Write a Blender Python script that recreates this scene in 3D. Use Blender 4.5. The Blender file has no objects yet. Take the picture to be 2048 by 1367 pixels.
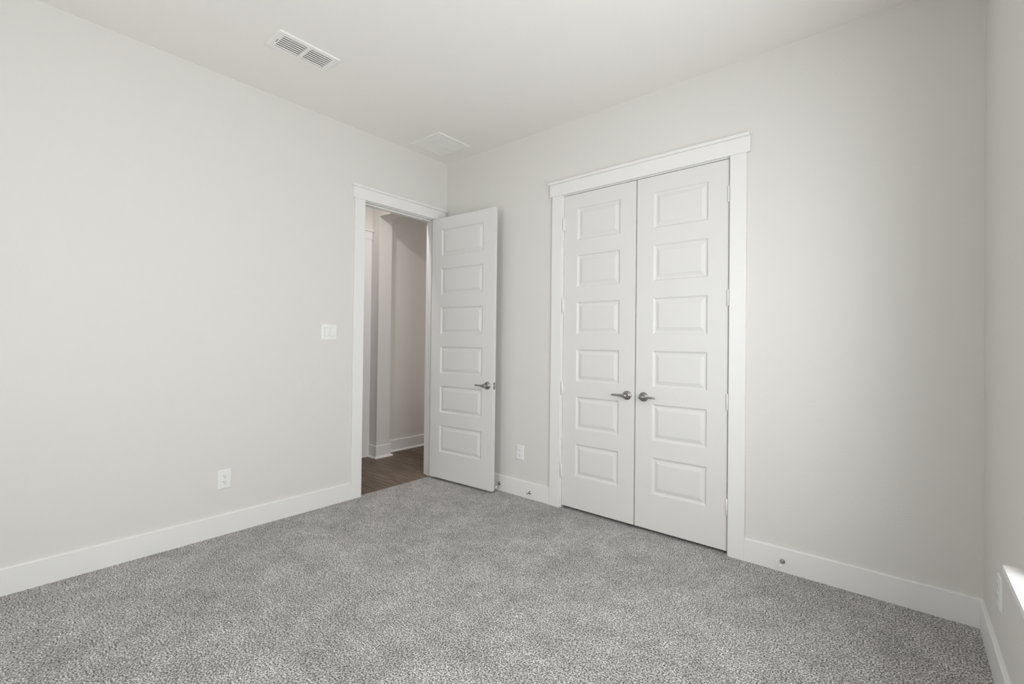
import bpy, bmesh, math
from mathutils import Vector, Matrix

# ------------------------------------------------------------------ constants
CAM = dict(f=925.088, cy=674.989, pitch=0.009705, roll=0.011868, yaw=0.700368,
           X=3.42217, Y=-3.04158, Z=1.28906)
H = 3.025            # ceiling height
W = 3.713            # room width
YB = -4.35           # wall behind the camera
HX = -1.12           # far wall of the hall
WT = 0.115           # partition thickness

scn = bpy.context.scene
col = scn.collection

# ------------------------------------------------------------------ camera
cd = bpy.data.cameras.new('camera')
cd.sensor_fit = 'HORIZONTAL'; cd.sensor_width = 36.0
cd.lens = CAM['f'] / 2048 * 36.0
cd.shift_y = (CAM['cy'] - 683.5) / 2048
cd.clip_start = 0.02
cam = bpy.data.objects.new('camera', cd); col.objects.link(cam)
cyw, syw, cp, sp = math.cos(CAM['yaw']), math.sin(CAM['yaw']), math.cos(CAM['pitch']), math.sin(CAM['pitch'])
F = Vector((-syw * cp, cyw * cp, sp))
R = F.cross(Vector((0, 0, 1))).normalized(); U = R.cross(F)
cr, sr = math.cos(CAM['roll']), math.sin(CAM['roll'])
R2 = R * cr + U * sr; U2 = U * cr - R * sr
m = Matrix((R2, U2, -F)).transposed().to_4x4()
m.translation = (CAM['X'], CAM['Y'], CAM['Z'])
cam.matrix_world = m
scn.camera = cam

# ------------------------------------------------------------------ world, lights, exposure
w = bpy.data.worlds.new('daylight'); scn.world = w; w.use_nodes = True
SKY_UP, SKY_GROUND, SKY_GLOW = 7.4, 7.5, 1.6      # open sky, bright ground outside, bright haze round the low sun
GLOW_DIR, GLOW_POW = (0.45, -0.88, 0.12), 6.0
def build_world():
    nt = w.node_tree; N, L = nt.nodes, nt.links
    bg = N['Background']
    tc = N.new('ShaderNodeTexCoord'); sp_ = N.new('ShaderNodeSeparateXYZ')
    L.new(tc.outputs['Generated'], sp_.inputs[0])
    mr = N.new('ShaderNodeMapRange'); mr.inputs['From Min'].default_value = -0.03; mr.inputs['From Max'].default_value = 0.03
    mr.inputs['To Min'].default_value = SKY_GROUND; mr.inputs['To Max'].default_value = SKY_UP
    L.new(sp_.outputs['Z'], mr.inputs['Value'])
    dt = N.new('ShaderNodeVectorMath'); dt.operation = 'DOT_PRODUCT'
    dt.inputs[1].default_value = Vector(GLOW_DIR).normalized()
    L.new(tc.outputs['Generated'], dt.inputs[0])
    mx = N.new('ShaderNodeMath'); mx.operation = 'MAXIMUM'; mx.inputs[1].default_value = 0.0
    L.new(dt.outputs['Value'], mx.inputs[0])
    pw = N.new('ShaderNodeMath'); pw.operation = 'POWER'; pw.inputs[1].default_value = GLOW_POW
    L.new(mx.outputs[0], pw.inputs[0])
    ml = N.new('ShaderNodeMath'); ml.operation = 'MULTIPLY_ADD'; ml.inputs[1].default_value = SKY_GLOW
    L.new(pw.outputs[0], ml.inputs[0]); L.new(mr.outputs['Result'], ml.inputs[2])
    bg.inputs[0].default_value = (0.995, 0.988, 1.008, 1)
    L.new(ml.outputs[0], bg.inputs[1])
build_world()

def area(name, loc, rot, sx, sy, power, color=(1, 1, 1), portal=False, shape='RECTANGLE'):
    l = bpy.data.lights.new(name, 'AREA'); l.shape = shape; l.size = sx
    if shape == 'RECTANGLE': l.size_y = sy
    l.energy = power; l.color = color
    if portal: l.cycles.is_portal = True
    o = bpy.data.objects.new(name, l); o.location = loc; o.rotation_euler = rot; col.objects.link(o)
    return o
# daylight through the side window (y -2.85..-0.98) and an unseen fill window added behind the camera
WIN1 = (-2.85, -0.985, 0.606, 2.42)
WIN2 = (1.25, 2.15, 0.606, 2.42)
area('side_window_daylight', (W + 0.16, (WIN1[0] + WIN1[1]) / 2, (WIN1[2] + WIN1[3]) / 2), (0, math.pi / 2, 0),
     WIN1[3] - WIN1[2], WIN1[1] - WIN1[0], 1, portal=True)
area('rear_window_fill', ((WIN2[0] + WIN2[1]) / 2, YB - 0.16, (WIN2[2] + WIN2[3]) / 2), (math.pi / 2, 0, 0),
     WIN2[1] - WIN2[0], WIN2[3] - WIN2[2], 1, portal=True)
# ceiling downlight in the hall
area('hall_downlight', (-0.27, -0.76, 2.99), (0, 0, 0), 0.11, 0.11, 11, (1.0, 0.93, 0.885), shape='DISK')
area('hall_end_fill', (-0.62, 1.5, 1.5), (-math.pi / 2, 0, 0), 0.8, 2.4, 5, (1.0, 0.95, 0.91))  # added soft fill inside the closed hall end, no opening there

scn.view_settings.view_transform = 'Standard'
scn.view_settings.look = 'None'
scn.view_settings.gamma = 1.0
scn.view_settings.use_curve_mapping = False
scn.view_settings.exposure = 0.0
scn.cycles.max_bounces = 14
scn.cycles.diffuse_bounces = 10
scn.cycles.transparent_max_bounces = 16
scn.cycles.use_denoising = True
scn.cycles.sample_clamp_indirect = 6.0

# ------------------------------------------------------------------ materials
def new_mat(name):
    mt = bpy.data.materials.new(name); mt.use_nodes = True
    nt = mt.node_tree
    return mt, nt, nt.nodes['Principled BSDF']

def paint(name, rgb, rough=0.5, bump=0.0, scale=200.0, detail=3.0, spec=0.5, metal=0.0, dist=0.001):
    mt, nt, b = new_mat(name)
    b.inputs['Base Color'].default_value = (*rgb, 1)
    b.inputs['Roughness'].default_value = rough
    b.inputs['Specular IOR Level'].default_value = spec
    b.inputs['Metallic'].default_value = metal
    tc = nt.nodes.new('ShaderNodeTexCoord')
    n = nt.nodes.new('ShaderNodeTexNoise'); n.inputs['Scale'].default_value = scale
    n.inputs['Detail'].default_value = detail
    nt.links.new(tc.outputs['Object'], n.inputs['Vector'])
    # very slight tone variation of the coat of paint
    mr = nt.nodes.new('ShaderNodeMapRange')
    mr.inputs['To Min'].default_value = max(0, rough - 0.04); mr.inputs['To Max'].default_value = min(1, rough + 0.04)
    nt.links.new(n.outputs['Fac'], mr.inputs['Value']); nt.links.new(mr.outputs['Result'], b.inputs['Roughness'])
    if bump > 0:
        bp = nt.nodes.new('ShaderNodeBump'); bp.inputs['Strength'].default_value = bump
        bp.inputs['Distance'].default_value = dist
        nt.links.new(n.outputs['Fac'], bp.inputs['Height']); nt.links.new(bp.outputs['Normal'], b.inputs['Normal'])
    return mt

M_WALL = paint('warm_grey_wall_paint', (0.712, 0.696, 0.674), 0.6, 0.5, 110, 2.5, 0.25, dist=0.0012)
M_CEIL = paint('ceiling_paint', (0.85, 0.826, 0.806), 0.75, 0.5, 120, 2.5, 0.15, dist=0.0012)
M_TRIM = paint('white_semigloss_trim', (0.80, 0.793, 0.788), 0.35, 0.05, 60, 2, 0.4)
M_DOOR = paint('white_door_paint', (0.725, 0.715, 0.705), 0.4, 0.08, 500, 2, 0.35)
M_PLASTIC = paint('white_plastic', (0.82, 0.82, 0.815), 0.3, 0, 100, 2, 0.5)
M_VENT = paint('white_vent_enamel', (0.84, 0.825, 0.80), 0.45, 0, 100, 2, 0.4)
M_NICKEL = paint('satin_nickel', (0.36, 0.35, 0.335), 0.28, 0.03, 900, 2, 0.5, metal=1.0)
M_CHROME = paint('polished_chrome', (0.45, 0.45, 0.45), 0.15, 0, 100, 2, 0.5, metal=1.0)
M_RUBBER = paint('white_rubber', (0.8, 0.8, 0.79), 0.6, 0, 100, 2, 0.3)
M_GAP = paint('shadow_gap_grey', (0.38, 0.38, 0.375), 0.6, 0, 100, 2, 0.2)
M_DARK = paint('dark_recess', (0.03, 0.03, 0.03), 0.7, 0, 100, 2, 0.2)
M_SLOT = paint('slot_grey', (0.04, 0.04, 0.04), 0.7, 0, 100, 2, 0.2)
M_DUCT = paint('duct_metal', (0.06, 0.058, 0.055), 0.5, 0, 100, 2, 0.3)
M_VINYL = paint('white_vinyl_frame', (0.8, 0.8, 0.79), 0.35, 0, 100, 2, 0.4)

def carpet_mat():
    mt, nt, b = new_mat('grey_frieze_carpet')
    b.inputs['Roughness'].default_value = 1.0; b.inputs['Specular IOR Level'].default_value = 0.05
    b.inputs['Sheen Weight'].default_value = 0.1
    N, L = nt.nodes, nt.links
    tc = N.new('ShaderNodeTexCoord')
    def noise(scale, detail, rough=0.5):
        n = N.new('ShaderNodeTexNoise'); n.inputs['Scale'].default_value = scale
        n.inputs['Detail'].default_value = detail; n.inputs['Roughness'].default_value = rough
        L.new(tc.outputs['Object'], n.inputs['Vector']); return n
    fine = noise(150, 3, 0.6); patch = noise(5.5, 10, 0.72); clump = noise(30, 3, 0.6); lay = noise(1.6, 3, 0.5)
    vor = N.new('ShaderNodeTexVoronoi'); vor.inputs['Scale'].default_value = 170
    L.new(tc.outputs['Object'], vor.inputs['Vector'])
    cr_ = N.new('ShaderNodeValToRGB'); e = cr_.color_ramp.elements
    e[0].position = 0.39; e[0].color = (0.085, 0.079, 0.075, 1)
    e[1].position = 0.61; e[1].color = (0.75, 0.73, 0.72, 1)
    e2 = cr_.color_ramp.elements.new(0.5); e2.color = (0.355, 0.345, 0.34, 1)
    L.new(fine.outputs['Fac'], cr_.inputs['Fac'])
    pr = N.new('ShaderNodeMapRange'); pr.inputs['From Min'].default_value = 0.35; pr.inputs['From Max'].default_value = 0.65
    pr.inputs['To Min'].default_value = 0.82; pr.inputs['To Max'].default_value = 1.18
    L.new(patch.outputs['Fac'], pr.inputs['Value'])
    lr = N.new('ShaderNodeMapRange'); lr.inputs['From Min'].default_value = 0.35; lr.inputs['From Max'].default_value = 0.65
    lr.inputs['To Min'].default_value = 0.93; lr.inputs['To Max'].default_value = 1.07
    L.new(lay.outputs['Fac'], lr.inputs['Value'])
    cl = N.new('ShaderNodeMapRange'); cl.inputs['From Min'].default_value = 0.3; cl.inputs['From Max'].default_value = 0.7
    cl.inputs['To Min'].default_value = 0.82; cl.inputs['To Max'].default_value = 1.18
    L.new(clump.outputs['Fac'], cl.inputs['Value'])
    mc = N.new('ShaderNodeMath'); mc.operation = 'MULTIPLY'
    L.new(cl.outputs['Result'], mc.inputs[0]); L.new(lr.outputs['Result'], mc.inputs[1])
    mu = N.new('ShaderNodeMath'); mu.operation = 'MULTIPLY'
    L.new(pr.outputs['Result'], mu.inputs[0]); L.new(mc.outputs[0], mu.inputs[1])
    vm = N.new('ShaderNodeVectorMath'); vm.operation = 'SCALE'
    L.new(cr_.outputs['Color'], vm.inputs[0]); L.new(mu.outputs[0], vm.inputs['Scale'])
    L.new(vm.outputs['Vector'], b.inputs['Base Color'])
    ad = N.new('ShaderNodeMath'); ad.operation = 'SUBTRACT'
    L.new(fine.outputs['Fac'], ad.inputs[0]); L.new(vor.outputs['Distance'], ad.inputs[1])
    bp = N.new('ShaderNodeBump'); bp.inputs['Strength'].default_value = 0.7; bp.inputs['Distance'].default_value = 0.004
    L.new(ad.outputs[0], bp.inputs['Height']); L.new(bp.outputs['Normal'], b.inputs['Normal'])
    return mt
M_CARPET = carpet_mat()

def wood_mat():
    mt, nt, b = new_mat('brown_wood_plank')
    N, L = nt.nodes, nt.links
    tc = N.new('ShaderNodeTexCoord')
    mp = N.new('ShaderNodeMapping'); mp.inputs['Rotation'].default_value = (0, 0, math.pi / 2)
    L.new(tc.outputs['Object'], mp.inputs['Vector'])
    br = N.new('ShaderNodeTexBrick'); br.offset = 0.37
    br.inputs['Scale'].default_value = 1.0; br.inputs['Brick Width'].default_value = 1.1
    br.inputs['Row Height'].default_value = 0.18; br.inputs['Mortar Size'].default_value = 0.0024
    br.inputs['Mortar Smooth'].default_value = 0.3
    br.inputs['Color1'].default_value = (0.070, 0.047, 0.033, 1); br.inputs['Color2'].default_value = (0.19, 0.14, 0.105, 1)
    br.inputs['Mortar'].default_value = (0.025, 0.016, 0.011, 1)
    L.new(tc.outputs['Object'], br.inputs['Vector'])
    gm = N.new('ShaderNodeMapping'); gm.inputs['Scale'].default_value = (1.6, 20, 10)
    L.new(tc.outputs['Object'], gm.inputs['Vector'])
    g = N.new('ShaderNodeTexNoise'); g.inputs['Scale'].default_value = 1.6; g.inputs['Detail'].default_value = 6
    g.inputs['Roughness'].default_value = 0.65; g.inputs['Distortion'].default_value = 0.6
    L.new(gm.outputs['Vector'], g.inputs['Vector'])
    gr = N.new('ShaderNodeMapRange'); gr.inputs['From Min'].default_value = 0.3; gr.inputs['From Max'].default_value = 0.7
    gr.inputs['To Min'].default_value = 0.35; gr.inputs['To Max'].default_value = 1.7
    L.new(g.outputs['Fac'], gr.inputs['Value'])
    vm = N.new('ShaderNodeVectorMath'); vm.operation = 'SCALE'
    L.new(br.outputs['Color'], vm.inputs[0]); L.new(gr.outputs['Result'], vm.inputs['Scale'])
    L.new(vm.outputs['Vector'], b.inputs['Base Color'])
    b.inputs['Roughness'].default_value = 0.42; b.inputs['Specular IOR Level'].default_value = 0.35
    bp = N.new('ShaderNodeBump'); bp.inputs['Strength'].default_value = 0.25; bp.inputs['Distance'].default_value = 0.001
    L.new(g.outputs['Fac'], bp.inputs['Height']); L.new(bp.outputs['Normal'], b.inputs['Normal'])
    return mt
M_WOOD = wood_mat()

def glass_mat():
    mt = bpy.data.materials.new('window_glass'); mt.use_nodes = True
    nt = mt.node_tree; nt.nodes.clear()
    out = nt.nodes.new('ShaderNodeOutputMaterial'); mx = nt.nodes.new('ShaderNodeMixShader')
    tr = nt.nodes.new('ShaderNodeBsdfTransparent'); gl = nt.nodes.new('ShaderNodeBsdfGlossy')
    gl.inputs['Roughness'].default_value = 0.02; tr.inputs[0].default_value = (0.96, 0.98, 0.97, 1)
    lw = nt.nodes.new('ShaderNodeLayerWeight'); lw.inputs['Blend'].default_value = 0.5
    p5 = nt.nodes.new('ShaderNodeMath'); p5.operation = 'POWER'; p5.inputs[1].default_value = 5.0
    fr = nt.nodes.new('ShaderNodeMath'); fr.operation = 'MULTIPLY_ADD'
    fr.inputs[1].default_value = 0.9; fr.inputs[2].default_value = 0.035
    nt.links.new(lw.outputs['Facing'], p5.inputs[0]); nt.links.new(p5.outputs[0], fr.inputs[0])
    nt.links.new(fr.outputs[0], mx.inputs[0]); nt.links.new(tr.outputs[0], mx.inputs[1])
    nt.links.new(gl.outputs[0], mx.inputs[2]); nt.links.new(mx.outputs[0], out.inputs[0])
    return mt
M_GLASS = glass_mat()

# ------------------------------------------------------------------ mesh helpers
def bx(bm, x0, x1, y0, y1, z0, z1, bev=0.0, seg=2):
    x0, x1 = sorted((x0, x1)); y0, y1 = sorted((y0, y1)); z0, z1 = sorted((z0, z1))
    vs = [bm.verts.new(p) for p in ((x0, y0, z0), (x1, y0, z0), (x1, y1, z0), (x0, y1, z0),
                                    (x0, y0, z1), (x1, y0, z1), (x1, y1, z1), (x0, y1, z1))]
    fs = [bm.faces.new([vs[i] for i in q]) for q in
          ((3, 2, 1, 0), (4, 5, 6, 7), (0, 1, 5, 4), (1, 2, 6, 5), (2, 3, 7, 6), (3, 0, 4, 7))]
    if bev > 0:
        es = list({e for f in fs for e in f.edges})
        bmesh.ops.bevel(bm, geom=es, offset=bev, segments=seg, affect='EDGES', profile=0.5)

def obj(name, bm, mat, parent=None, smooth=False):
    me = bpy.data.meshes.new(name)
    bmesh.ops.recalc_face_normals(bm, faces=bm.faces)
    bm.to_mesh(me); bm.free()
    if smooth:
        for p in me.polygons: p.use_smooth = True
    mats = mat if isinstance(mat, (list, tuple)) else [mat]
    for mm in mats: me.materials.append(mm)
    o = bpy.data.objects.new(name, me); col.objects.link(o)
    if parent is not None: o.parent = parent
    return o

def boxes(name, lst, mat, parent=None, bev=0.0):
    bm = bmesh.new()
    for b in lst: bx(bm, *b, bev=bev)
    return obj(name, bm, mat, parent)

def tag(o, label=None, cat=None, group=None, kind=None):
    if label: o['label'] = label
    if cat: o['category'] = cat
    if group: o['group'] = group
    if kind: o['kind'] = kind
    return o

def thing(name, label, cat, loc=(0, 0, 0), rotz=0.0, group=None, kind=None):
    o = bpy.data.objects.new(name, None); col.objects.link(o)
    o.empty_display_size = 0.05
    o.location = loc; o.rotation_euler = (0, 0, rotz)
    return tag(o, label, cat, group, kind)

def loft(bm, rings, cap=True):
    """rings: list of lists of points, all the same length"""
    vr = [[bm.verts.new(p) for p in r] for r in rings]
    n = len(vr[0])
    for a, b in zip(vr, vr[1:]):
        for i in range(n):
            bm.faces.new((a[i], a[(i + 1) % n], b[(i + 1) % n], b[i]))
    if cap:
        bm.faces.new(list(reversed(vr[0]))); bm.faces.new(vr[-1])

def lathe(bm, prof, n=32, M=None):
    """profile [(radius, height)] about local Z, transformed by M"""
    M = M or Matrix.Identity(4)
    rings = [[M @ Vector((r * math.cos(2 * math.pi * i / n), r * math.sin(2 * math.pi * i / n), h)) for i in range(n)]
             for r, h in prof]
    loft(bm, rings)

def S(name, lst, mat, label, cat='wall', bev=0.0):
    return tag(boxes(name, lst, mat, None, bev), label, cat, kind='structure')

# ------------------------------------------------------------------ room shell
# entry opening in the left wall
EY0, EY1, EZ = -0.903, -0.141, 2.447          # jamb faces and head
JT = 0.019
S('wall_left', [(-WT, 0, YB, EY0 - JT, 0, H), (-WT, 0, EY1 + JT, 0.0, 0, H), (-WT, 0, EY0 - JT, EY1 + JT, EZ + JT, H)],
  M_WALL, 'long plain warm grey left wall with the doorway at its far end')
CX0, CX1, CZ = 1.381, 2.604, 2.445            # closet jamb faces
S('wall_back', [(-WT, CX0 - JT, 0, WT, 0, H), (CX1 + JT, W + 0.14, 0, WT, 0, H), (CX0 - JT, CX1 + JT, 0, WT, CZ + JT, H)],
  M_WALL, 'warm grey wall holding the double closet doors')
wy0, wy1, wz0, wz1 = WIN1
zs = wz0 - 0.022
S('wall_right', [(W, W + 0.14, wy1, 0, 0, H), (W, W + 0.14, YB - 0.14, wy0, 0, H),
                 (W, W + 0.14, wy0, wy1, 0, zs), (W, W + 0.14, wy0, wy1, wz1, H)],
  M_WALL, 'warm grey right wall at the picture edge with the white window stool')
vx0, vx1, vz0, vz1 = WIN2
S('wall_front', [(-WT, vx0, YB - 0.14, YB, 0, H), (vx1, W, YB - 0.14, YB, 0, H),
                 (vx0, vx1, YB - 0.14, YB, 0, zs), (vx0, vx1, YB - 0.14, YB, vz1, H)],
  M_WALL, 'warm grey wall behind the camera with an added fill window')
VX0, VX1, VY0, VY1 = 0.6625 - 0.066, 0.6625 + 0.066, -1.744 - 0.145, -1.744 + 0.145    # hole for the air register
S('ceiling', [(-WT, VX0, YB - 0.14, WT, H, H + 0.1), (VX1, W + 0.14, YB - 0.14, WT, H, H + 0.1),
              (VX0, VX1, YB - 0.14, VY0, H, H + 0.1), (VX0, VX1, VY1, WT, H, H + 0.1)], M_CEIL, 'smooth light grey ceiling of the bedroom', 'ceiling')
S('floor', [(-0.022, W + 0.14, YB - 0.14, WT, -0.02, 0.0), (CX0 - 0.2, CX1 + 0.2, WT, 0.75, -0.02, 0.0)], M_CARPET,
  'speckled grey cut pile carpet covering the bedroom floor', 'carpet')

# closet behind the double doors
S('wall_closet', [(CX0 - 0.3, CX0 - 0.2, WT, 0.75, 0, H), (CX1 + 0.2, CX1 + 0.3, WT, 0.75, 0, H),
                  (CX0 - 0.3, CX1 + 0.3, 0.75, 0.85, 0, H), (CX0 - 0.3, CX1 + 0.3, WT, 0.85, H, H + 0.1)],
  M_WALL, 'grey closet interior closed off behind the white double doors')

# hall beyond the doorway
HY0, HY1 = -2.6, 1.6
CY0, CY1, CXF = -0.1045, 0.0612, -0.98        # wall stub opposite the doorway
BZ = 2.657                                    # underside of the dropped beam
S('wall_hall', [(HX - 0.1, HX, HY0, HY1, 0, H), (HX - 0.1, -WT, HY0 - 0.1, HY0, 0, H), (HX - 0.1, -WT, HY1, HY1 + 0.1, 0, H),
                (-WT, -0.0, WT, HY1, 0, H)],
  M_WALL, 'shaded grey hall wall seen through the open doorway')
S('trim_1', [(HX, CXF, CY0, CY1, 0, H), (CXF, -WT, CY0, CY1, BZ, H)], M_WALL,
  'grey wall stub and dropped beam crossing the hall beyond the doorway', 'pillar')
tag(boxes('ceiling', [(HX - 0.1, -WT, HY0 - 0.1, HY1 + 0.1, H, H + 0.1)], M_CEIL),
    'ceiling of the hall beyond the doorway', 'ceiling', kind='structure')
tag(boxes('floor', [(HX, -0.022, HY0, HY1, -0.02, 0.0)], M_WOOD),
    'dark brown wood plank floor of the hall beyond the doorway', 'wood floor', kind='structure')

# ------------------------------------------------------------------ baseboards
BH, BT = 0.136, 0.0145
CW = 0.0925                                    # casing width
def prism_x(bm, x0, x1, prof):      # profile in (y,z)
    loft(bm, [[(x0, y, z) for y, z in prof], [(x1, y, z) for y, z in prof]])
def prism_y(bm, y0, y1, prof):      # profile in (x,z)
    loft(bm, [[(x, y0, z) for x, z in prof], [(x, y1, z) for x, z in prof]])
def bbprof(s, base):                # s: direction the board sticks out
    return [(base, 0), (base + s * BT, 0), (base + s * BT, BH - 0.005), (base + s * (BT - 0.004), BH - 0.001), (base, BH)]
def base(name, parts, label):
    bm = bmesh.new()
    for ax, a, b, s, base_ in parts:
        (prism_x if ax == 'x' else prism_y)(bm, a, b, bbprof(s, base_))
    return tag(obj(name, bm, M_TRIM), label, 'baseboard', kind='structure')
base('baseboard_left', [('y', YB, EY0 - 0.005 - CW, 1, 0)], 'white baseboard along the left wall up to the doorway')
base('baseboard_back', [('x', 0, CX0 - 0.010 - CW, -1, 0)], 'white baseboard between the open door and the closet casing')
base('baseboard_back', [('x', CX1 + 0.008 + CW, W, -1, 0)], 'white baseboard from the closet casing to the right corner')
base('baseboard_right', [('y', YB, -BT, -1, W)], 'white baseboard running under the window stool on the right wall')
base('baseboard_front', [('x', BT, W - BT, 1, YB)], 'white baseboard on the wall behind the camera')

SH = 0.018
def hall_base(name, segs, label):
    bm = bmesh.new()
    for kind, a, b, s, base_ in segs:
        f = prism_x if kind == 'x' else prism_y
        f(bm, a, b, bbprof(s, base_))
    o = tag(obj(name, bm, M_TRIM), label, 'baseboard', kind='structure')
    bm = bmesh.new()
    for kind, a, b, s, base_ in segs:
        f = prism_x if kind == 'x' else prism_y
        o0 = base_ + s * BT
        ext_a = SH if (kind == 'y' and abs(a - CY0) < 0.03) else 0
        ext_b = SH if (kind == 'y' and abs(b - CY1) < 0.03) else 0
        f(bm, a - ext_a, b + ext_b, [(o0, 0), (o0 + s * SH, 0), (o0 + s * SH * 0.85, 0.010), (o0 + s * SH * 0.4, 0.017), (o0, 0.019)])
    obj('shoe_moulding', bm, M_TRIM, o)
    return o
hall_base('baseboard_hall', [('x', HX, CXF, -1, CY0), ('y', CY0 - BT, CY1 + BT, 1, CXF), ('x', HX, CXF, 1, CY1)],
          'white baseboard wrapped round the hall wall stub')
hall_base('baseboard_hall', [('y', CY1 + BT + SH, HY1, 1, HX)], 'white baseboard on the far hall wall right of the stub')
hall_base('baseboard_hall', [('y', HY0, EY0 - 0.1, -1, -WT), ('y', EY1 + 0.1, HY1, -1, -WT)],
          'white baseboard on the hall side of the doorway wall')

# ------------------------------------------------------------------ door casings
def casing_left_wall(name, label):
    t = thing(name, label, 'door frame', (0, 0, 0), kind='structure')
    r = 0.005; a0, a1 = EY0 - r, EY1 + r; zt = EZ + r
    def p(nm, lst, bev=0.0015):
        return boxes(nm, lst, M_TRIM, t, bev)
    p('side_casing', [(0, 0.018, a0 - CW, a0, 0, zt)]); p('side_casing', [(0, 0.018, a1, a1 + CW, 0, zt)])
    p('head_casing', [(0, 0.022, a0 - CW - 0.016, a1 + CW + 0.012, zt, zt + 0.092)])
    p('head_cap', [(0, 0.034, a0 - CW - 0.026, a1 + CW + 0.022, zt + 0.092, zt + 0.112)])
    # hall side
    p('side_casing', [(-WT - 0.018, -WT, a0 - CW, a0, 0, zt)]); p('side_casing', [(-WT - 0.018, -WT, a1, a1 + CW - 0.075, 0, zt)])
    p('head_casing', [(-WT - 0.022, -WT, a0 - CW - 0.016, a1 + 0.018, zt, zt + 0.092)])
    # jamb boards and stops
    p('jamb', [(-WT, 0, EY0 - JT, EY0, 0, EZ)], 0.001); p('jamb', [(-WT, 0, EY1, EY1 + JT, 0, EZ)], 0.001)
    p('head_jamb', [(-WT, 0, EY0 - JT, EY1 + JT, EZ, EZ + JT)], 0.001)
    p('stop_moulding', [(-0.074, -0.040, EY0, EY0 + 0.011, 0, EZ)], 0.002)
    p('stop_moulding', [(-0.074, -0.040, EY1 - 0.011, EY1, 0, EZ)], 0.002)
    p('stop_moulding', [(-0.074, -0.040, EY0 + 0.011, EY1 - 0.011, EZ - 0.011, EZ)], 0.002)
    return t
casing_left_wall('trim_2', 'white flat casing with capped head around the open doorway')

def casing_back_wall(name, label):
    t = thing(name, label, 'door frame', (0, 0, 0), kind='structure')
    a0, a1 = CX0 - 0.010, CX1 + 0.008; zt = CZ + 0.006
    def p(nm, lst, bev=0.0015):
        return boxes(nm, lst, M_TRIM, t, bev)
    p('side_casing', [(a0 - CW, a0, -0.018, 0, 0, zt)]); p('side_casing', [(a1, a1 + CW, -0.018, 0, 0, zt)])
    p('head_casing', [(a0 - CW - 0.021, a1 + CW + 0.021, -0.022, 0, zt, zt + 0.096)])
    p('head_cap', [(a0 - CW - 0.032, a1 + CW + 0.018, -0.034, 0, zt + 0.096, zt + 0.116)])
    p('jamb', [(CX0 - JT, CX0, 0, WT, 0, CZ)], 0.001); p('jamb', [(CX1, CX1 + JT, 0, WT, 0, CZ)], 0.001)
    p('head_jamb', [(CX0 - JT, CX1 + JT, 0, WT, CZ, CZ + JT)], 0.001)
    for x in (1.945, 2.065):
        c = boxes('ball_catch', [(x - 0.028, x + 0.028, 0.004, 0.03, CZ - 0.003, CZ)], M_NICKEL, t, 0)
        c['label'] = 'small metal ball catch plate'
    return t
casing_back_wall('trim_3', 'white flat casing with capped head around the double closet doors')

# ------------------------------------------------------------------ panelled doors
def panel_face(bm, w_, h_, y, ny, xs, rows, depth=0.0095, cove=0.0160, bevw=0.025):
    """flat face at y facing ny (+1/-1) with six raised panels"""
    zc = sorted({0, h_} | {a for a, b in rows} | {b for a, b in rows})
    xc = [0, xs[0], xs[1], w_]
    def quad(p):
        p = p if ny < 0 else list(reversed(p))
        bm.faces.new([bm.verts.new(q) for q in p])
    for i in range(3):
        for z0, z1 in zip(zc, zc[1:]):
            if i == 1 and (z0, z1) in rows: continue
            quad([(xc[i], y, z0), (xc[i + 1], y, z0), (xc[i + 1], y, z1), (xc[i], y, z1)])
    for z0, z1 in rows:
        ins = [(0, 0), (0.003, 0.0030), (cove * 0.62, depth * 0.88), (cove, depth), (cove + 0.003, depth), (cove + bevw, 0.0025), (cove + bevw + 0.0012, 0.0012)]
        rects = []
        for o_, d in ins:
            yy = y - ny * d
            rects.append([(xs[0] + o_, yy, z0 + o_), (xs[1] - o_, yy, z0 + o_), (xs[1] - o_, yy, z1 - o_), (xs[0] + o_, yy, z1 - o_)])
        for a, b in zip(rects, rects[1:]):
            for i in range(4):
                j = (i + 1) % 4
                quad([a[i], a[j], b[j], b[i]])
        quad(rects[-1])

def leaf_mesh(w_, h_, t_, margin, name, parent, flip=False):
    """leaf from x=0..w_, y=0 (front) .. t_ (back), z=0..h_"""
    k = 0.363; top0 = 2.330 - 0.022
    rows = [(round(top0 - k * i - 0.248, 4), round(top0 - k * i, 4)) for i in range(6)]
    xs = (margin, w_ - margin)
    bm = bmesh.new()
    panel_face(bm, w_, h_, 0, -1, xs, rows)
    panel_face(bm, w_, h_, t_, 1, xs, rows)
    def q(*p): bm.faces.new([bm.verts.new(v) for v in p])
    q((0, 0, 0), (0, 0, h_), (0, t_, h_), (0, t_, 0)); q((w_, 0, 0), (w_, t_, 0), (w_, t_, h_), (w_, 0, h_))
    q((0, 0, 0), (0, t_, 0), (w_, t_, 0), (w_, 0, 0)); q((0, 0, h_), (w_, 0, h_), (w_, t_, h_), (0, t_, h_))
    bmesh.ops.remove_doubles(bm, verts=bm.verts, dist=1e-5)
    return obj(name, bm, M_DOOR, parent)

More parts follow.
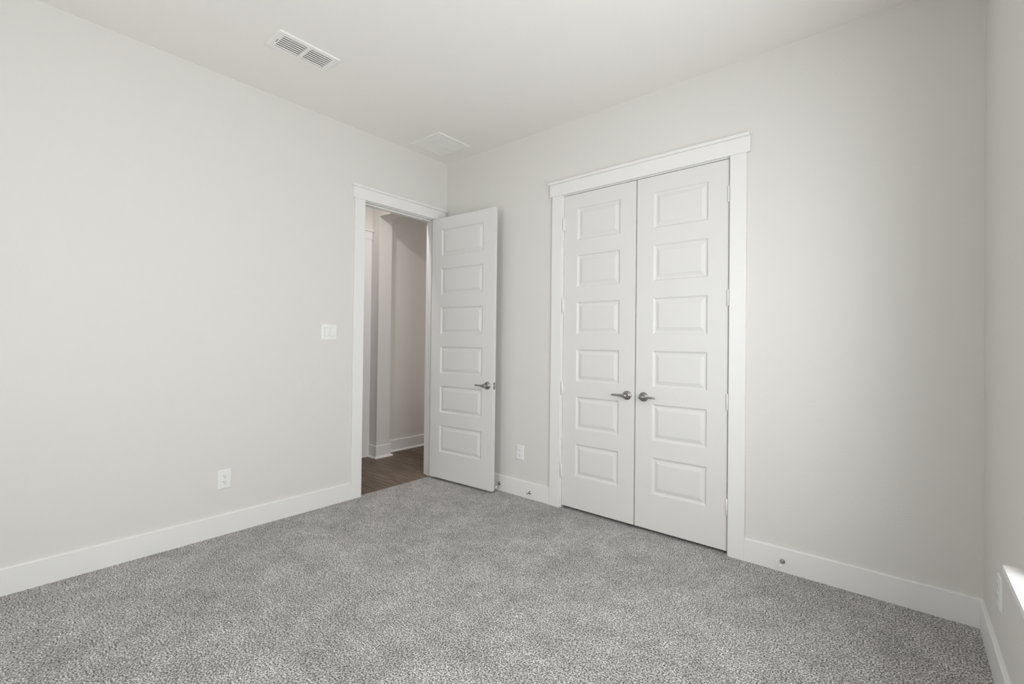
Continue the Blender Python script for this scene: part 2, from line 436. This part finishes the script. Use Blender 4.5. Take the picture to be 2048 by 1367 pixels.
def lever_handle(parent, x, z, ydir, face_y, ldir, pin=False):
    """rose on the door face, lever pointing ldir along x; ydir = outward direction"""
    bm = bmesh.new()
    M = Matrix.Translation((x, face_y, z)) @ Matrix.Rotation(math.pi / 2 * (1 if ydir < 0 else -1), 4, 'X')
    lathe(bm, [(0.0325, 0), (0.0325, 0.003), (0.030, 0.0075), (0.024, 0.010), (0.0165, 0.0115), (0.0145, 0.020), (0.0130, 0.038), (0.0125, 0.045)], 40, M)
    rose = obj('handle', bm, M_NICKEL, parent, True); rose['label'] = 'satin nickel door handle'
    bm = bmesh.new()
    rings = []
    n = 20
    for (u, hz, hy, dz, dy) in [(-0.016, 0.002, 0.003, 0, 0), (-0.0145, 0.008, 0.006, 0, 0), (-0.010, 0.0125, 0.0075, 0, 0), (0, 0.015, 0.0085, 0, 0), (0.012, 0.0135, 0.0075, 0, 0),
                           (0.024, 0.0100, 0.0060, 0.0005, 0), (0.036, 0.0075, 0.0050, 0.001, 0.001), (0.055, 0.0068, 0.0050, 0.0015, 0.0025),
                           (0.080, 0.0068, 0.0050, 0.002, 0.0035), (0.096, 0.0068, 0.0050, 0.002, 0.002), (0.1005, 0.0052, 0.0040, 0.002, 0.001), (0.102, 0.0015, 0.0015, 0.002, 0.001)]:
        ring = []
        for i in range(n):
            a = 2 * math.pi * i / n
            c, s_ = math.cos(a), math.sin(a)
            sq = lambda v: math.copysign(abs(v) ** 0.7, v)
            ring.append((x + ldir * u, face_y + ydir * (0.047 + dy + hy * sq(c)), z + dz + hz * sq(s_)))
        rings.append(ring)
    loft(bm, rings)
    obj('lever', bm, M_NICKEL, rose, True)
    if pin:
        bm = bmesh.new()
        Mp = Matrix.Translation((x + 0.022, face_y, z)) @ Matrix.Rotation(math.pi / 2 * (1 if ydir < 0 else -1), 4, 'X')
        lathe(bm, [(0.0022, 0.008), (0.0022, 0.0118)], 12, Mp)
        obj('release_hole', bm, M_DARK, rose, True)
    return rose

def hinge(parent, x, y, z, plate_side, mat=M_TRIM):
    """painted butt hinge: knuckle at x,y, height 0.1"""
    bm = bmesh.new()
    lathe(bm, [(0.002, -0.052), (0.0058, -0.0505), (0.0065, -0.050), (0.0065, 0.050), (0.0058, 0.0505), (0.002, 0.052)], 16, Matrix.Translation((x, y, z)))
    o = obj('hinge', bm, mat, parent, True)
    bm = bmesh.new()
    bx(bm, x - 0.001, x + plate_side * 0.008, y, y + 0.006, z - 0.05, z + 0.05)
    obj('hinge_plate', bm, mat, o)
    return o

DB, DT_ = 0.022, 2.440
LH = DT_ - DB
HZ = [2.222 - DB, 1.580 - DB, 0.936 - DB, 0.292 - DB]
# double closet doors
LW = 0.605
d = thing('door_1', 'left leaf of the white double closet doors, its lever pointing left', 'door', (CX0 + 0.003, 0.001, DB), kind='structure')
leaf_mesh(LW, LH, 0.035, 0.1225, 'door_panel', d)
lever_handle(d, LW - 0.057, 0.922 - DB, -1, 0, -1, pin=True)
for z in HZ: hinge(d, -0.0015, -0.0065, z, 1)
d = thing('door_2', 'right leaf of the white double closet doors, its lever pointing right', 'door', (CX1 - 0.003 - LW, 0.001, DB), kind='structure')
leaf_mesh(LW, LH, 0.035, 0.1225, 'door_panel', d)
lever_handle(d, 0.060, 0.922 - DB, -1, 0, 1)
for z in HZ: hinge(d, LW + 0.0015, -0.0065, z, -1)
# entry door, swung open into the room
ANG = math.radians(3.6)
DW = 0.757
d = thing('door_3', 'white six panel door standing open beside the doorway', 'door', (0.012, EY1 - 0.043, DB), ANG, kind='structure')
leaf_mesh(DW, LH, 0.035, 0.124, 'door_panel', d)
lever_handle(d, DW - 0.060, 0.915 - DB, -1, 0, -1)
lever_handle(d, DW - 0.060, 0.915 - DB, 1, 0.035, -1)
for z in HZ: hinge(d, -0.004, 0.040, z, 1)
bm = bmesh.new(); bx(bm, DW, DW + 0.0012, 0.005, 0.030, 0.915 - DB - 0.029, 0.915 - DB + 0.029, 0.0004, 1)
lp = obj('latch_plate', bm, M_NICKEL, d); lp['label'] = 'satin nickel latch plate on the door edge'
bm = bmesh.new()
loft(bm, [[(DW, 0.010, 0.915 - DB - 0.008), (DW, 0.024, 0.915 - DB - 0.008), (DW, 0.024, 0.915 - DB + 0.008), (DW, 0.010, 0.915 - DB + 0.008)],
          [(DW + 0.011, 0.019, 0.915 - DB - 0.0075), (DW + 0.011, 0.024, 0.915 - DB - 0.0075), (DW + 0.011, 0.024, 0.915 - DB + 0.0075), (DW + 0.011, 0.019, 0.915 - DB + 0.0075)]])
obj('latch_bolt', bm, M_NICKEL, lp)

# closed door with casing on the far hall wall
t = thing('trim_4', 'white capped casing on the far hall wall, left of the wall stub', 'door frame', (0, 0, 0), kind='structure')
hy1 = CY0 - 0.016; hz = 2.415
HXB = HX + 0.0
for nm, lst in [('side_casing', [(HX, HX + 0.018, hy1 - CW, hy1, 0, hz)]), ('side_casing', [(HX, HX + 0.018, hy1 - 2 * CW - 0.76, hy1 - CW - 0.76, 0, hz)]),
                ('head_casing', [(HX, HX + 0.022, hy1 - 2 * CW - 0.775, hy1 + 0.008, hz, hz + 0.085)]),
                ('head_cap', [(HX, HX + 0.034, hy1 - 2 * CW - 0.785, hy1 + 0.014, hz + 0.085, hz + 0.104)])]:
    boxes(nm, lst, M_TRIM, t, 0.0015)
d = thing('door_4', 'white closed hall door just showing at the left edge of the doorway', 'door', (HX, hy1 - CW - 0.004, DB), -math.pi / 2, kind='structure')
bm = bmesh.new(); bx(bm, 0, 0.752, -0.006, 0.0, 0, hz - DB - 0.004, 0.001, 1)
obj('door_panel', bm, M_DOOR, d)

# ------------------------------------------------------------------ wall plates
def plate_shape(bm, w_, h_, t_=0.006):
    rings = []
    for ins, d_ in [(0, 0), (0, 0.0015), (0.002, 0.0045), (0.006, t_)]:
        rings.append([(-w_ / 2 + ins, -d_, -h_ / 2 + ins), (w_ / 2 - ins, -d_, -h_ / 2 + ins), (w_ / 2 - ins, -d_, h_ / 2 - ins), (-w_ / 2 + ins, -d_, h_ / 2 - ins)])
    loft(bm, rings)
def screw(bm, x, z, t_=0.006, r=0.0032):
    lathe(bm, [(r, t_ - 0.001), (r, t_ + 0.0004), (r * 0.7, t_ + 0.001)], 12, Matrix.Translation((x, 0, z)) @ Matrix.Rotation(math.pi / 2, 4, 'X'))

def outlet(label, loc, rotz, W_=0.079, H_=0.124):
    """front faces local -Y"""
    t = thing('power_outlet', label, 'outlet', loc, rotz)
    bm = bmesh.new(); plate_shape(bm, W_, H_); obj('cover_plate', bm, M_PLASTIC, t)
    bm = bmesh.new(); screw(bm, 0, 0); obj('screw', bm, M_PLASTIC, t)
    for s in (1, -1):
        zc = 0.0195 * s
        bm = bmesh.new()
        n = 28; ring0 = []; ring1 = []; ring2 = []
        for i in range(n):
            a = 2 * math.pi * i / n
            px_, pz_ = 0.0172 * math.cos(a), max(-0.0138, min(0.0138, 0.0172 * math.sin(a)))
            ring0.append((px_, -0.0055, zc + pz_)); ring1.append((px_, -0.0072, zc + pz_)); ring2.append((px_ * 0.96, -0.0078, zc + pz_ * 0.96))
        loft(bm, [ring0, ring1, ring2])
        r_ = obj('receptacle', bm, M_PLASTIC, t)
        bm = bmesh.new()
        bx(bm, -0.0075, -0.0053, -0.0081, -0.007, zc + 0.0005, zc + 0.0085)
        bx(bm, 0.0053, 0.0072, -0.0081, -0.007, zc + 0.0010, zc + 0.0080)
        lathe(bm, [(0.0026, 0.007), (0.0026, 0.0081)], 12, Matrix.Translation((0, 0, zc - 0.0065)) @ Matrix.Rotation(math.pi / 2, 4, 'X'))
        obj('slots', bm, M_SLOT, r_)['label'] = 'dark plug slots'
    return t
outlet('white duplex outlet low on the left wall', (0, -1.914, 0.363), math.pi / 2)
outlet('white duplex outlet on the grey wall between the open door and the closet', (0.964, 0, 0.362), 0)
outlet('white duplex outlet on the right wall below the window stool, seen edge-on', (W, -0.477, 0.357), -math.pi / 2)

t = thing('light_switch', 'white double rocker light switch plate beside the doorway', 'light switch', (0, -1.199, 1.352), math.pi / 2)
bm = bmesh.new(); plate_shape(bm, 0.126, 0.124); obj('cover_plate', bm, M_PLASTIC, t)
for xo in (-0.0232, 0.0232):
    bm = bmesh.new()
    # dark shadow gap frame is a thin raised ring; the rocker tilts about its middle
    loft(bm, [[(xo - 0.0165, -0.0055, -0.033), (xo + 0.0165, -0.0055, -0.033), (xo + 0.0165, -0.0055, 0.033), (xo - 0.0165, -0.0055, 0.033)],
              [(xo - 0.0165, -0.0062, -0.033), (xo + 0.0165, -0.0062, -0.033), (xo + 0.0165, -0.0088, 0.033), (xo - 0.0165, -0.0088, 0.033)]])
    obj('rocker', bm, M_PLASTIC, t)
    bm = bmesh.new()
    for a, b, c_, d_ in ((-0.0178, -0.0165, -0.0343, 0.0343), (0.0165, 0.0178, -0.0343, 0.0343)):
        bx(bm, xo + a, xo + b, -0.0062, -0.0055, c_, d_)
    bx(bm, xo - 0.0165, xo + 0.0165, -0.0062, -0.0055, 0.033, 0.0343); bx(bm, xo - 0.0165, xo + 0.0165, -0.0062, -0.0055, -0.0343, -0.033)
    obj('rocker_gap', bm, M_GAP, t)
    for zz in (0.0485, -0.0485):
        bm = bmesh.new(); screw(bm, xo, zz, r=0.0026); obj('screw', bm, M_VENT, t)

# ------------------------------------------------------------------ door stops
def door_stop(label, x, z, aim=(0, -1, 0)):
    t = thing('door_stop', label, 'door stop', (x, -BT, z))
    Rx = Vector(aim).to_track_quat('Z', 'Y').to_matrix().to_4x4()
    bm = bmesh.new()
    lathe(bm, [(0.0135, 0), (0.0135, 0.003), (0.012, 0.0055), (0.006, 0.009), (0.0045, 0.012)], 24, Matrix.Rotation(math.pi / 2, 4, 'X'))
    obj('base_flange', bm, M_CHROME, t, True)
    bm = bmesh.new()
    lathe(bm, [(0.0045, 0.006), (0.0045, 0.060)], 16, Rx); obj('rod', bm, M_CHROME, t, True)
    bm = bmesh.new()
    lathe(bm, [(0.0055, 0.058), (0.0075, 0.060), (0.0078, 0.070), (0.0068, 0.076), (0.003, 0.078)], 20, Rx)
    tp = obj('rubber_tip', bm, M_RUBBER, t, True); tp['label'] = 'white rubber tip'
    return t
door_stop('chrome door stop with white tip at the free edge of the open door', 0.752, 0.062, (0.20, -0.95, -0.20))
door_stop('chrome door stop with white tip on the baseboard left of the closet casing', 1.084, 0.052, (0, -1, 0.03))
door_stop('chrome door stop with white tip on the baseboard right of the closet doors', 2.906, 0.060, (0.02, -1, 0.02))

# ------------------------------------------------------------------ ceiling vents
def rect_frame(bm, hx, hy, ix, iy, z0, z1, slope=0.004):
    """flat frame hanging below the ceiling: outer half sizes hx,hy, opening ix,iy"""
    out = [(-hx, -hy), (hx, -hy), (hx, hy), (-hx, hy)]
    def ring(rx, ry, z): return [(-rx, -ry, z), (rx, -ry, z), (rx, ry, z), (-rx, ry, z)]
    rings = [ring(hx, hy, z1), ring(hx, hy, z0 + slope * 0.6), ring(hx - 0.004, hy - 0.004, z0), ring(ix, iy, z0), ring(ix, iy, z1)]
    vr = [[bm.verts.new(p) for p in r] for r in rings]
    for a, b in zip(vr, vr[1:]):
        for i in range(4):
            j = (i + 1) % 4; bm.faces.new((a[i], a[j], b[j], b[i]))

# supply register: long side along Y
t = thing('ceiling_vent', 'white louvred air register with two banks of slots in the ceiling', 'vent', (0.6625, -1.744, H))
RX, RY = 0.0965, 0.182
bm = bmesh.new(); rect_frame(bm, RX, RY, 0.066, 0.145, -0.010, 0.0)
bx(bm, -0.066, 0.066, -0.011, 0.011, -0.010, -0.002)
obj('frame', bm, M_VENT, t)
bm = bmesh.new()
for q in ((-0.066, -0.064, -0.145, 0.145, 0.0, 0.35), (0.064, 0.066, -0.145, 0.145, 0.0, 0.35), (-0.064, 0.064, -0.145, -0.143, 0.0, 0.35),
          (-0.064, 0.064, 0.143, 0.145, 0.0, 0.35), (-0.08, 0.08, -0.16, 0.16, 0.35, 0.36)): bx(bm, *q)
obj('duct', bm, M_DUCT, t)['label'] = 'dark duct behind the louvres'
for y0, y1 in ((-0.143, -0.013), (0.013, 0.143)):
    bm = bmesh.new()
    for i in range(6):
        xc_ = -0.0545 + 0.0205 * i
        # curved blade: cross-section arc in x-z, extruded along y
        pts = []
        for k in range(6):
            a = k / 5
            pts.append((xc_ + 0.0034 - 0.0056 * a, -0.0040 - 0.0030 * (a ** 1.5)))
        prof = pts + [(p[0] - 0.0008, p[1] - 0.0010) for p in reversed(pts)]
        loft(bm, [[(x_, y0, z_) for x_, z_ in prof], [(x_, y1, z_) for x_, z_ in prof]])
    obj('louvre_bank', bm, M_VENT, t)
bm = bmesh.new(); bx(bm, -0.028, 0.012, -0.1575, -0.1545, -0.0103, -0.008); obj('lever_slit', bm, M_DARK, t)['label'] = 'dark slit of the damper lever'
bm = bmesh.new(); bx(bm, -0.030, -0.022, -0.162, -0.156, -0.022, -0.009, 0.001, 1); obj('damper_lever', bm, M_VENT, t)

# return grille
t = thing('return_grille', 'flat square white return air grille in the ceiling near the corner', 'vent', (0.302, -0.348, H))
bm = bmesh.new(); rect_frame(bm, 0.183, 0.180, 0.158, 0.155, -0.008, 0.0)
bx(bm, -0.006, 0.006, -0.155, 0.155, -0.0085, -0.001)
obj('frame', bm, M_VENT, t)
bm = bmesh.new(); bx(bm, -0.158, 0.158, -0.155, 0.155, -0.0012, -0.0006); obj('duct_opening', bm, M_VENT, t)
for x0, x1 in ((-0.158, -0.006), (0.006, 0.158)):
    bm = bmesh.new()
    nb = 26
    for i in range(nb):
        yc = -0.155 + 0.310 * (i + 0.5) / nb
        prof = [(yc - 0.0062, -0.0022), (yc + 0.0058, -0.0066), (yc + 0.0058, -0.0074), (yc - 0.0062, -0.0030)]
        loft(bm, [[(x0, y_, z_) for y_, z_ in prof], [(x1, y_, z_) for y_, z_ in prof]])
    obj('louvre_bank', bm, M_VENT, t)
for sx_ in (-1, 1):
    for sy_ in (-1, 1):
        bm = bmesh.new()
        lathe(bm, [(0.0045, 0.007), (0.0045, 0.0088), (0.003, 0.0098)], 14, Matrix.Translation((sx_ * 0.1715, sy_ * 0.150, 0)) @ Matrix.Rotation(math.pi, 4, 'X'))
        obj('screw', bm, M_PLASTIC, t, True)

# ------------------------------------------------------------------ windows
def window(name, label, loc, rotz, wd, z0, z1, stool_label=None):
    """local: x along the wall centred, -y into the room, wall plane at y=0"""
    t = thing(name, label, 'window', loc, rotz, kind='structure')
    h0, h1 = z0, z1
    f = [(-wd / 2, -wd / 2 + 0.05, 0.07, 0.13, h0, h1), (wd / 2 - 0.05, wd / 2, 0.07, 0.13, h0, h1),
         (-wd / 2 + 0.05, wd / 2 - 0.05, 0.07, 0.13, h0, h0 + 0.05), (-wd / 2 + 0.05, wd / 2 - 0.05, 0.07, 0.13, h1 - 0.05, h1),
         (-0.04, 0.04, 0.07, 0.13, h0 + 0.05, h1 - 0.05)]
    boxes('window_frame', f, M_VINYL, t)
    zm = (h0 + h1) / 2
    for a, b in ((-wd / 2 + 0.05, -0.04), (0.04, wd / 2 - 0.05)):
        sash = boxes('sash', [(a, b, 0.085, 0.115, zm - 0.02, zm + 0.02)], M_VINYL, t)
        boxes('glass_pane', [(a, b, 0.098, 0.102, h0 + 0.05, zm - 0.02), (a, b, 0.098, 0.102, zm + 0.02, h1 - 0.05)], M_GLASS, sash)
    s = boxes('window_sill', [(-wd / 2 - 0.069, wd / 2 + 0.069, -0.046, 0.0, zs, h0), (-wd / 2, wd / 2, 0, 0.07, zs, h0), (-wd / 2, wd / 2, 0.07, 0.14, zs, h0)], M_TRIM, t)
    s['label'] = 'white projecting window stool'
    return t
window('window_1', 'window on the right wall, only its bright white stool in view', (W, (wy0 + wy1) / 2, 0), -math.pi / 2, wy1 - wy0, wz0, wz1)
window('window_2', 'unseen window added behind the camera to fill the room with light', ((vx0 + vx1) / 2, YB, 0), math.pi, vx1 - vx0, vz0, vz1)
